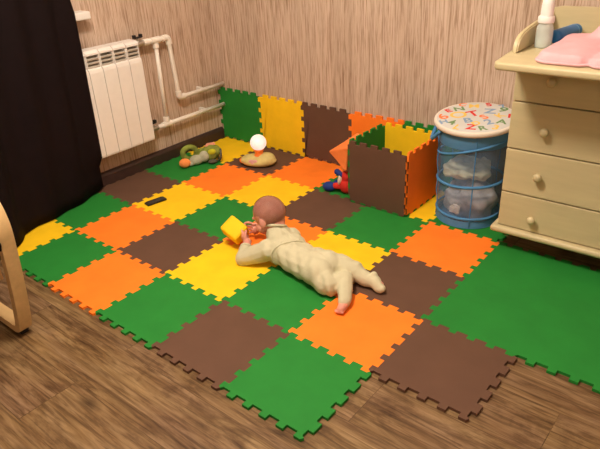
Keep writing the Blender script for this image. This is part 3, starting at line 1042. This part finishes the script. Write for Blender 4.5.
def baby():
    z0 = TH + 0.001
    root = thing('baby', 'bald baby in pale yellow clothes lying on its belly holding a yellow block', 'baby', (1.45, -0.98, z0))
    L = Vector(root.location)
    H = Vector((1.236, -0.942, 0.192))
    f = Vector((-0.83, -0.16, -0.42)).normalized()         # where the face looks
    side = f.cross(Vector((0, 0, 1))).normalized()          # baby's right
    upv = side.cross(f).normalized()
    Rm = Matrix((side, f, upv)).transposed()                # local x right, y forward, z crown
    Re = Rm.to_euler()
    hp = lambda x, y, z: H + Rm @ Vector((x, y, z))
    sk = bmesh.new()
    # head
    add_ell(sk, hp(0, -0.008, 0.008), (0.062, 0.070, 0.066), Re)
    add_ell(sk, hp(0, -0.034, 0.004), (0.052, 0.045, 0.052), Re)
    add_ell(sk, hp(0, 0.022, -0.026), (0.050, 0.040, 0.044), Re)
    for s in (-1, 1):
        add_ell(sk, hp(s * 0.030, 0.038, -0.036), 0.024)        # cheeks
        add_ell(sk, hp(s * 0.063, -0.002, -0.014), (0.007, 0.014, 0.021), (Rm @ Euler((0.2, 0, -s * 0.45)).to_matrix()).to_euler(), 3)   # ears
        add_ell(sk, hp(s * 0.062, 0.003, -0.027), (0.006, 0.008, 0.008), Re, 2)
        add_ell(sk, hp(s * 0.024, 0.053, 0.010), (0.019, 0.010, 0.008), Re, 2)   # brow
    add_capsule(sk, hp(0, 0.060, -0.004), 0.006, hp(0, 0.070, -0.020), 0.0085)
    add_ell(sk, hp(0, 0.058, -0.047), (0.016, 0.010, 0.006), Re, 2)
    add_ell(sk, hp(0, 0.056, -0.055), (0.013, 0.010, 0.006), Re, 2)
    add_ell(sk, hp(0, 0.046, -0.066), (0.016, 0.014, 0.012), Re, 2)
    # neck and trunk (two parallel rounded masses make it wider than deep)
    N = Vector((1.285, -0.962, 0.118))
    C = Vector((1.335, -0.970, 0.080))
    add_capsule(sk, hp(0, -0.02, -0.035), 0.040, N, 0.037)
    B_ = Vector((1.445, -0.990, 0.064)); P = Vector((1.545, -1.000, 0.070))
    for o in (-0.020, 0.020):
        O = Vector((0, o, 0))
        add_capsule(sk, N, 0.036, C + O, 0.046)
        add_capsule(sk, C + O, 0.046, B_ + O, 0.048); add_capsule(sk, B_ + O, 0.048, P + O, 0.050)
    add_capsule(sk, C, 0.050, B_, 0.052); add_capsule(sk, B_, 0.052, P, 0.053)
    arms = {'L': [Vector((1.296, -1.026, 0.080)), Vector((1.205, -1.078, 0.036)), Vector((1.164, -1.008, 0.066))],
            'R': [Vector((1.318, -0.908, 0.088)), Vector((1.225, -0.850, 0.040)), Vector((1.132, -0.880, 0.060))]}
    for k, (a, b, c) in arms.items():
        add_capsule(sk, C, 0.042, a, 0.033); add_capsule(sk, a, 0.031, b, 0.024); add_capsule(sk, b, 0.024, c, 0.018)
    # hands: palm, four unequal fingers and a thumb, closed on the block
    def hand(w, fwd, across, curl):
        fwd = fwd.normalized(); across = (across - fwd * across.dot(fwd)).normalized()
        curl = (curl - fwd * curl.dot(fwd) - across * curl.dot(across)).normalized()
        G = 1.36
        pc = w + fwd * 0.020 * G
        M = Matrix((across, fwd, curl)).transposed()
        add_ell(sk, pc, (0.020 * G, 0.022 * G, 0.011 * G), M.to_euler(), 3)
        add_capsule(sk, w, 0.016, pc, 0.013)
        for i, ln in enumerate((0.026, 0.030, 0.028, 0.022)):
            ln *= G
            o = (i - 1.5) * 0.0108 * G
            k0 = pc + across * o + fwd * 0.014 * G
            k1 = k0 + fwd * ln * 0.48 + curl * 0.002 + across * o * 0.22
            k2 = k1 + fwd * ln * 0.28 + curl * ln * 0.30 + across * o * 0.08
            k3 = k2 + fwd * ln * 0.05 + curl * ln * 0.35
            add_capsule(sk, k0, 0.0062, k1, 0.0058); add_capsule(sk, k1, 0.0058, k2, 0.0053); add_capsule(sk, k2, 0.0053, k3, 0.0047)
        t0 = w + fwd * 0.010 - across * 0.017
        t1 = t0 - across * 0.013 + fwd * 0.012 + curl * 0.006
        t2 = t1 + fwd * 0.014 + curl * 0.009
        add_capsule(sk, t0, 0.0085, t1, 0.007); add_capsule(sk, t1, 0.007, t2, 0.0056)
    bc = Vector((1.050, -0.966, 0.055))      # block centre
    hand(arms['L'][2], Vector((-0.80, 0.42, 0.16)), Vector((0.12, 0.2, -1.0)), Vector((-0.5, 0.8, 0)))
    hand(arms['R'][2], Vector((-0.75, -0.30, 0.06)), Vector((0.0, 0.1, -1.0)), Vector((-0.3, -0.9, 0)))
    # legs
    legs = {'L': [Vector((1.575, -1.036, 0.062)), Vector((1.622, -1.052, 0.052)), Vector((1.655, -1.000, 0.054)), Vector((1.712, -1.072, 0.040))],
            'R': [Vector((1.585, -0.950, 0.066)), Vector((1.645, -0.930, 0.054)), Vector((1.652, -0.930, 0.054)), Vector((1.718, -0.926, 0.040))]}
    for k, (a, b, c, d) in legs.items():
        add_capsule(sk, P, 0.050, a, 0.045); add_capsule(sk, a, 0.044, b, 0.036); add_capsule(sk, b, 0.034, c, 0.030); add_capsule(sk, c, 0.029, d, 0.020)
    # left foot bare at the toes, right foot inside its bootee
    fL = [legs['L'][3], Vector((1.727, -1.108, 0.030)), Vector((1.731, -1.128, 0.027))]
    add_capsule(sk, fL[0], 0.019, fL[1], 0.0185); add_capsule(sk, fL[1], 0.0185, fL[2], 0.015)
    for i in range(5):
        o = (i - 2) * 0.0068
        add_ell(sk, fL[2] + Vector((o, -0.012 + 0.002 * abs(i - 1), -0.004)), (0.0045 if i else 0.0058, 0.007, 0.0055), (0, 0, 0), 2)
    add_capsule(sk, legs['R'][3], 0.020, Vector((1.768, -0.928, 0.036)), 0.017)
    me = remesh(sk, 0.0024, 5)
    for v in me.vertices:
        v.co -= L
        v.co.z = max(v.co.z, 0.0005)
    body = link_mesh('body', me, M_SKIN, root, True)
    # eyes
    ew = plain('eye_white', (0.75, 0.72, 0.68, 1), 0.2, 0.5, 0.02); ed = plain('eye_iris', (0.03, 0.04, 0.06, 1), 0.15, 0.5, 0.02)
    for s in (-1, 1):
        b = bmesh.new(); add_ell(b, hp(s * 0.024, 0.054, -0.004) - L, (0.0095, 0.0065, 0.0065), Re, 3)
        e = obj('eye', b, ew, body, True)
        b = bmesh.new(); add_ell(b, hp(s * 0.024, 0.0585, -0.005) - L, (0.0042, 0.0026, 0.0045), Re, 2)
        obj('iris', b, ed, e, True)
    # thin baby hair: a cap over crown and nape
    b = bmesh.new()
    add_ell(b, hp(0, -0.008, 0.009), (0.0636, 0.0716, 0.0676), Re, 4)
    add_ell(b, hp(0, -0.034, 0.006), (0.0536, 0.0470, 0.0535), Re, 4)
    hm = remesh(b, 0.003, 3)
    bb = bmesh.new(); bb.from_mesh(hm)
    kill = []
    for v in bb.verts:
        q = Rm.transposed() @ (v.co - H)
        if q.y > 0.034 + 0.25 * (q.z - 0.03) or q.z < -0.060 - 0.30 * q.y or (q.y > 0.0 and q.z < 0.018) : kill.append(v)
    bmesh.ops.delete(bb, geom=kill, context='VERTS')
    for v in bb.verts: v.co -= L
    bb.to_mesh(hm); bb.free()
    MH = Mat('fine_brown_hair', (0.10, 0.045, 0.03, 1), 0.7, 0.3)
    n1 = MH.noise(MH.pos((1, 1, 1)), 260, 3); n2 = MH.noise(MH.pos(), 16, 2)
    MH.color(MH.ramp(n1, [(0.3, (0.075, 0.030, 0.020, 1)), (0.7, (0.16, 0.075, 0.050, 1))]))
    al = MH.ramp(n2, [(0.30, (0.24, 0.24, 0.24, 1)), (0.7, (0.47, 0.42, 0.42, 1))])
    MH.link(al, MH.b.inputs['Alpha'])
    h = link_mesh('hair', hm, MH.m, root, True); h['label'] = 'thin brown baby hair'

    # ---- clothes: footed trousers below, shirt above with its hem across the back
    def folds(ax, freq, amp):
        def fn(co, n):
            w = co.dot(ax) * freq + 1.4 * noise.noise(co * 14)
            return amp * math.sin(w) * (0.5 + 0.5 * noise.noise(co * 11 + Vector((3, 1, 2))))
        return fn
    tr = bmesh.new()
    W = Vector((1.360, -0.977, 0.072))
    for o in (-0.021, 0.021):
        O = Vector((0, o, 0))
        add_capsule(tr, W + O, 0.054, B_ + O, 0.057); add_capsule(tr, B_ + O, 0.057, P + O * 1.15 + Vector((0.006, 0, 0)), 0.061)
    add_capsule(tr, W, 0.057, B_, 0.0605); add_capsule(tr, B_, 0.0605, P, 0.064)
    add_ell(tr, P + Vector((0.012, -0.034, 0.004)), (0.062, 0.056, 0.058)); add_ell(tr, P + Vector((0.016, 0.030, 0.006)), (0.060, 0.052, 0.058))
    for k, (a, b, c, d) in legs.items():
        add_capsule(tr, P, 0.058, a, 0.056); add_capsule(tr, a, 0.054, b, 0.046); add_capsule(tr, b, 0.042, c, 0.039); add_capsule(tr, c, 0.038, d, 0.029)
    add_capsule(tr, legs['L'][3], 0.029, legs['L'][3].lerp(fL[1], 0.60), 0.026)
    a = legs['R'][3]
    add_capsule(tr, a, 0.030, Vector((1.748, -0.928, 0.040)), 0.026); add_capsule(tr, Vector((1.748, -0.928, 0.040)), 0.026, Vector((1.780, -0.938, 0.032)), 0.020)
    add_ell(tr, Vector((1.735, -0.918, 0.064)), (0.013, 0.011, 0.013))
    tm = remesh(tr, 0.0035, 5)
    displace(tm, 0.003, 20, 2.0, folds(Vector((0.9, 0.45, 0.25)), 120, 0.0042))
    for v in tm.vertices:
        v.co -= L; v.co.z = max(v.co.z, 0.0003)
    link_mesh('footed_trousers', tm, M_ROMP, root, True)
    sh = bmesh.new()
    for o in (-0.022, 0.022):
        O = Vector((0, o, 0))
        add_capsule(sh, N.lerp(hp(0, -0.02, -0.035), 0.22) + O * 0.4 + Vector((0.010, 0, -0.002)), 0.041, C + O, 0.057)
        add_capsule(sh, C + O, 0.057, Vector((1.348 + o * 0.9, -0.974, 0.078)) + O, 0.0605)
    add_capsule(sh, C, 0.060, Vector((1.350, -0.974, 0.078)), 0.0635)
    for k, (a, b, c) in arms.items():
        add_capsule(sh, C, 0.054, a, 0.047); add_capsule(sh, a, 0.045, b, 0.034); add_capsule(sh, b, 0.034, b.lerp(c, 0.50), 0.028)
    sm = remesh(sh, 0.0032, 4)
    # open the neck: cut away what lies towards the head
    displace(sm, 0.002, 22, 5.0, folds(Vector((0.75, -0.6, 0.2)), 130, 0.0028))
    for v in sm.vertices:
        v.co -= L; v.co.z = max(v.co.z, 0.0006)
    link_mesh('shirt', sm, M_ROMP, root, True)
    # shirt hem: a rolled edge lying slantwise across the back
    from mathutils.bvhtree import BVHTree
    vv, ff = [], []
    for m_ in (tm, sm):
        k0 = len(vv); vv += [v.co.copy() for v in m_.vertices]; ff += [[k0 + i for i in p_.vertices] for p_ in m_.polygons]
    bv = BVHTree.FromPolygons(vv, ff)
    q = bmesh.new(); hem = []
    cc = Vector((1.388, -0.978, 0.070)) - L
    for i in range(36):
        a = math.radians(-28 + 236 * i / 35)
        d = Vector((0.62 * math.cos(a), math.cos(a), math.sin(a))).normalized()
        hit = bv.ray_cast(cc + d * 0.3, -d)
        if hit[0] is not None: hem.append(hit[0] + d * 0.0008)
    for _ in range(2):
        hem = [hem[0]] + [(hem[i - 1] + hem[i] * 2 + hem[i + 1]) / 4 for i in range(1, len(hem) - 1)] + [hem[-1]]
    for h_ in hem: h_.z = max(h_.z, 0.005)
    add_tube(q, hem, 0.0042, 8)
    obj('hem', q, M_ROMP, root, True)
    # collar and cuffs as rolled bindings
    def roll(name, c, ax, R0, r):
        ax = ax.normalized(); u = ax.orthogonal().normalized(); w = ax.cross(u)
        q = bmesh.new()
        add_tube(q, [c + (u * math.cos(2 * PI * i / 28) + w * math.sin(2 * PI * i / 28)) * R0 - L for i in range(28)], r, 8, closed=True)
        obj(name, q, M_ROMP, root, True)
    roll('collar', N.lerp(hp(0, -0.02, -0.035), 0.62), (hp(0, -0.02, -0.035) - N), 0.042, 0.0060)
    for k in arms:
        a, b, c = arms[k]
        roll('cuff', b.lerp(c, 0.68), c - b, 0.0225, 0.0048)
    return bc
BC = baby()

# the yellow block the baby holds
def yellow_block():
    t = thing('toy_block', "yellow foam toy block in the baby's hands", 'toy block', (BC.x + 0.016, BC.y - 0.012, TH + 0.066), 0.0)
    Rv = Matrix.Rotation(math.radians(36), 3, Vector((1.69, -1.56, 1.2)))
    t.rotation_euler = (Rv @ Euler((math.radians(38), 0, math.radians(58))).to_matrix()).to_euler()
    b = bmesh.new(); add_box(b, -0.040, -0.048, -0.020, 0.040, 0.048, 0.046, 0.010, 3)
    smooth_by_angle(obj('block_body', b, FOAM['yellow'], t), 35)
    b = bmesh.new(); add_box(b, -0.036, -0.044, -0.036, 0.036, 0.044, -0.0205, 0.005, 2)
    o2 = obj('block_base', b, FOAM['orange'], t); o2['label'] = 'orange bottom layer'
    return t
yellow_block()

# ------------------------------------------------------------ small toys on the mat
def phone():
    t = thing('phone', 'flat black phone lying on the yellow foam tile', 'phone', (0.411, -0.902, TH + 0.001), math.radians(-10))
    b = bmesh.new(); add_box(b, -0.0245, -0.054, 0, 0.0245, 0.054, 0.010, 0.004, 2)
    for v in b.verts:      # rounder ends
        if abs(v.co.y) > 0.049: v.co.x *= 0.86
    smooth_by_angle(obj('phone_body', b, M_BLACK, t), 40)
    b = bmesh.new(); add_box(b, -0.020, -0.043, 0.0099, 0.020, 0.043, 0.0104)
    g = plain('dark_glass', (0.02, 0.02, 0.018, 1), 0.15, 0.5, 0.05); obj('screen', b, g, t)
phone()

def glow_toy():
    t = thing('glowing_ball_toy', 'mouse-shaped baby toy with a glowing white ball on top', 'light-up toy', (0.514, -0.236, TH + 0.001), math.radians(24))
    gy = fabric('pale_green_toy_plastic', (0.58, 0.50, 0.20, 1), 300, 0.5, 0.12)
    b = bmesh.new()
    add_ell(b, (0.0, 0, 0.028), (0.108, 0.072, 0.034)); add_ell(b, (0.045, 0.0, 0.036), (0.056, 0.064, 0.036)); add_capsule(b, (-0.05, 0, 0.02), 0.03, (-0.098, 0, 0.016), 0.013)
    me = remesh(b, 0.004, 4)
    for v in me.vertices: v.co.z = max(v.co.z, 0.0)
    link_mesh('toy_body', me, gy, t, True)
    pk = plain('pink_patch', (0.62, 0.34, 0.32, 1), 0.6, 0.3, 0.05)
    b = bmesh.new()
    for dx in (-0.012, 0.012): add_ell(b, (dx - 0.01, -0.056, 0.038), (0.018, 0.012, 0.014), (0.7, 0, 0))
    add_ell(b, (-0.01, -0.061, 0.028), (0.018, 0.009, 0.012), (0.7, 0, 0))
    link_mesh('heart_patch', remesh(b, 0.003, 3), pk, t, True)['label'] = 'pink heart patch'
    oc = plain('orange_toy_plastic', (0.85, 0.20, 0.03, 1), 0.45, 0.4, 0.05)
    b = bmesh.new(); add_ell(b, (-0.088, 0, 0.024), (0.026, 0.034, 0.018)); obj('toy_nose', b, oc, t, True)['label'] = 'orange front end'
    b = bmesh.new(); add_lathe(b, [(0.030, 0.052), (0.030, 0.062), (0.022, 0.068), (0.026, 0.084), (0.032, 0.098), (0.0, 0.100)], (0.008, 0, 0), 24); obj('neck_ring', b, oc, t, True)['label'] = 'orange socket under the ball'
    G = Mat('glowing_globe', (0.55, 0.48, 0.44, 1), 0.3, 0.4)
    G.b.inputs['Emission Strength'].default_value = 0.42
    nz = G.noise(G.coords(), 22, 2)
    col = G.ramp(nz, [(0.35, (0.95, 0.62, 0.52, 1)), (0.6, (1.0, 0.84, 0.76, 1))])
    G.link(col, G.b.inputs['Emission Color'])
    b = bmesh.new(); add_ell(b, (0.008, 0, 0.134), 0.046, sub=4); obj('globe', b, G.m, t, True)['label'] = 'glowing white ball'
glow_toy()

def plush():
    t = thing('caterpillar_plush', 'green and grey curled plush caterpillar lying by the dark baseboard', 'plush toy', (0.196, -0.402, TH + 0.001), math.radians(58))
    t.scale = (1.12, 1.0, 1.0)
    gr = fabric('green_plush', (0.22, 0.27, 0.055, 1), 250, 0.95, 0.35)
    gg = fabric('grey_plush', (0.42, 0.43, 0.33, 1), 250, 0.95, 0.2)
    yg = fabric('lime_plush', (0.52, 0.52, 0.03, 1), 250, 0.95, 0.15)
    oc = fabric('orange_plush', (0.88, 0.30, 0.09, 1), 250, 0.95, 0.1)
    pk = fabric('pink_plush', (0.70, 0.30, 0.22, 1), 250, 0.95, 0.1)
    dk = fabric('dark_plush', (0.10, 0.095, 0.07, 1), 250, 0.95, 0.2)
    # local x runs along the wall (towards the corner), y towards the wall
    b = bmesh.new()
    add_ell(b, (0.060, 0.0, 0.050), (0.050, 0.046, 0.048)); add_ell(b, (0.086, -0.008, 0.060), (0.030, 0.036, 0.036)); add_capsule(b, (0.03, 0, 0.036), 0.034, (0.0, 0.012, 0.032), 0.028)
    link_mesh('plush_head', remesh(b, 0.004, 4), gr, t, True)
    b = bmesh.new()
    add_ell(b, (-0.018, -0.026, 0.030), (0.038, 0.030, 0.029)); add_ell(b, (0.022, -0.032, 0.046), (0.026, 0.024, 0.034)); add_ell(b, (-0.050, -0.034, 0.016), (0.018, 0.018, 0.015))
    link_mesh('plush_belly', remesh(b, 0.0035, 3), gg, t, True)['label'] = 'grey belly'
    b = bmesh.new()
    pth = [(-0.040 + 0.036 * math.cos(a), 0.052, 0.050 + 0.036 * math.sin(a)) for a in [2 * PI * i / 24 for i in range(24)]]
    add_tube(b, pth, 0.0155, 12, closed=True); add_capsule(b, (0.0, 0.042, 0.050), 0.018, (0.055, 0.018, 0.066), 0.022)
    link_mesh('curled_tail', remesh(b, 0.0035, 3), gr, t, True)
    b = bmesh.new(); add_ell(b, (-0.082, -0.040, 0.027), (0.030, 0.029, 0.027)); obj('pompom', b, oc, t, True)['label'] = 'orange pompom'
    b = bmesh.new(); add_ell(b, (0.064, -0.034, 0.066), (0.022, 0.016, 0.020), (0.5, 0, 0)); obj('eye_patch', b, yg, t, True)['label'] = 'lime yellow patch'
    b = bmesh.new(); add_capsule(b, (0.055, 0.012, 0.096), 0.011, (0.085, 0.020, 0.094), 0.010); add_ell(b, (0.048, 0.004, 0.090), 0.012); obj('antenna', b, pk, t, True)['label'] = 'pink tuft'
    b = bmesh.new()
    pth = [(0.105 + 0.006 * math.sin(a), -0.022 + 0.034 * math.cos(a), 0.038 + 0.033 * math.sin(a)) for a in [2 * PI * i / 24 for i in range(24)]]
    add_tube(b, pth, 0.0055, 10, closed=True); obj('ring_handle', b, dk, t, True)['label'] = 'dark ring'
    b = bmesh.new(); add_ell(b, (0.062, -0.052, 0.014), (0.026, 0.018, 0.012)); obj('plush_foot', b, dk, t, True)['label'] = 'dark grey foot'
plush()

def doll():
    t = thing('doll', 'red doll with blue shoes and orange pointed hat leaning on the foam box', 'doll', (1.135, -0.275, TH + 0.001), 0.0)
    rd = fabric('red_doll_cloth', (0.62, 0.035, 0.025, 1), 300, 0.8, 0.1)
    wh = fabric('white_doll_cloth', (0.80, 0.66, 0.50, 1), 300, 0.8, 0.05)
    bl = fabric('blue_doll_cloth', (0.020, 0.045, 0.22, 1), 300, 0.6, 0.1)
    pe = fabric('peach_doll_cloth', (0.80, 0.45, 0.28, 1), 300, 0.8, 0.05)
    oc = fabric('orange_hat_felt', (0.88, 0.235, 0.06, 1), 300, 0.85, 0.06)
    b = bmesh.new(); add_ell(b, (0.026, 0, 0.045), (0.038, 0.042, 0.046)); add_ell(b, (0.030, 0, 0.095), (0.030, 0.034, 0.032)); link_mesh('doll_body', remesh(b, 0.004, 4), rd, t, True)
    b = bmesh.new(); add_ell(b, (-0.002, -0.014, 0.075), (0.014, 0.026, 0.034), (0, 0.15, 0.3)); obj('apron', b, wh, t, True)['label'] = 'cream front patch'
    b = bmesh.new(); add_ell(b, (0.030, -0.006, 0.146), (0.024, 0.026, 0.024)); obj('doll_head', b, pe, t, True)
    b = bmesh.new(); add_capsule(b, (0.01, -0.02, 0.10), 0.012, (-0.030, -0.004, 0.104), 0.016); obj('arm', b, bl, t, True)['label'] = 'blue arm'
    for (x, y) in ((-0.062, -0.030), (-0.038, 0.030)):
        b = bmesh.new(); add_ell(b, (x, y, 0.0255), (0.036, 0.027, 0.025), (0, 0, 0.4)); obj('shoe', b, bl, t, True)['label'] = 'blue shoe'
        b = bmesh.new(); add_capsule(b, (x + 0.02, y * 0.8, 0.03), 0.015, (0.01, y * 0.4, 0.04), 0.02); obj('leg', b, rd, t, True)
    # soft pointed hat, its tip hanging away from the box
    b = bmesh.new()
    tip = Vector((-0.072, 0.0, 0.203)); A = [Vector((0.062, -0.040, 0.258)), Vector((0.062, 0.046, 0.302)), Vector((0.056, 0.045, 0.200)), Vector((0.046, -0.038, 0.148))]
    base = [A[0], A[1], A[2], A[3]]
    for p in base: add_capsule(b, tip, 0.004, p, 0.010)
    t2 = bmesh.new()
    for p in base + [tip]:
        bmesh.ops.create_icosphere(t2, subdivisions=2, radius=0.007, matrix=Matrix.Translation(p))
    bmesh.ops.convex_hull(t2, input=t2.verts[:])
    tm_ = bpy.data.meshes.new('tmp_hat'); t2.to_mesh(tm_); t2.free(); b.from_mesh(tm_); bpy.data.meshes.remove(tm_)
    link_mesh('pointed_hat', remesh(b, 0.0035, 3), oc, t, True)['label'] = 'orange pointed hat'
doll()

# ------------------------------------------------------------ armchair at the left edge
def armchair():
    t = thing('armchair', 'light bent-wood armchair with dark cushion cut off at the left edge', 'armchair', (0.537, -2.108, 0.0))
    L = Vector((0.532, -2.12, 0.0))
    def strip(path, y0, y1, th, name, par=t):
        P = [Vector((p[0], 0, p[1])) for p in path]
        b = bmesh.new(); R = []
        for i, p in enumerate(P):
            a = P[max(0, i - 1)]; c = P[min(len(P) - 1, i + 1)]
            d = (c - a).normalized(); n = Vector((-d.z, 0, d.x)) * th / 2
            R.append([b.verts.new(Vector((q.x, yy, q.z)) - L) for q, yy in ((p + n, y0), (p + n, y1), (p - n, y1), (p - n, y0))])
        for A, B in zip(R, R[1:]):
            for k in range(4): b.faces.new((A[k], A[(k + 1) % 4], B[(k + 1) % 4], B[k]))
        b.faces.new(R[0][::-1]); b.faces.new(R[-1])
        return smooth_by_angle(obj(name, b, M_BIRCH, par), 35)
    def bez(p, n=10):
        out = []
        for k in range(len(p) - 1):
            q = [Vector((*p[max(0, min(len(p) - 1, k + d))], 0)) for d in (-1, 0, 1, 2)]
            for i in range(n):
                f = i / n
                v = 0.5 * ((2 * q[1]) + (q[2] - q[0]) * f + (2 * q[0] - 5 * q[1] + 4 * q[2] - q[3]) * f ** 2 + (3 * q[1] - q[0] - 3 * q[2] + q[3]) * f ** 3)
                out.append((v.x, v.y))
        out.append(p[-1]); return out
    # each side: armrest, front leg and floor runner bent from one strip
    loop = bez([(0.36, 0.60), (0.55, 0.588), (0.78, 0.575), (0.905, 0.545), (0.952, 0.470), (0.945, 0.36), (0.918, 0.20), (0.882, 0.06), (0.852, 0.026), (0.78, 0.024), (0.55, 0.018), (0.36, 0.014)])
    for y1 in (-1.852, -2.335):
        strip(loop, y1 - 0.046, y1, 0.028, 'side_frame')
        b = bmesh.new(); add_box(b, 0.80 - L.x, y1 - 0.038 - L.y, 0.0003, 0.868 - L.x, y1 - 0.008 - L.y, 0.0115, 0.003); obj('rubber_foot', b, M_BLACK, t)
    for (xx, zz, hh) in ((0.885, 0.280, 0.028), (0.44, 0.20, 0.03)):
        b = bmesh.new(); add_box(b, xx - 0.011 - L.x, -2.335 - L.y, zz - hh, xx + 0.011 - L.x, -1.897 - L.y, zz + hh, 0.004); obj('cross_rail', b, M_BIRCH, t)
    dkf = fabric('black_cushion_cloth', (0.012, 0.011, 0.013, 1), 600, 0.85, 0.1)
    b = bmesh.new()
    pr = bez([(0.945, 0.375), (0.972, 0.395), (0.945, 0.425), (0.60, 0.41), (0.50, 0.40), (0.38, 0.92), (0.33, 0.91), (0.44, 0.34), (0.60, 0.34)], 6)
    add_prism(b, [(x - L.x, z) for x, z in pr], 'y', -2.33 - L.y, -1.902 - L.y)
    o = smooth_by_angle(obj('cushion', b, dkf, t), 50); o['label'] = 'black seat and back cushion'
armchair()
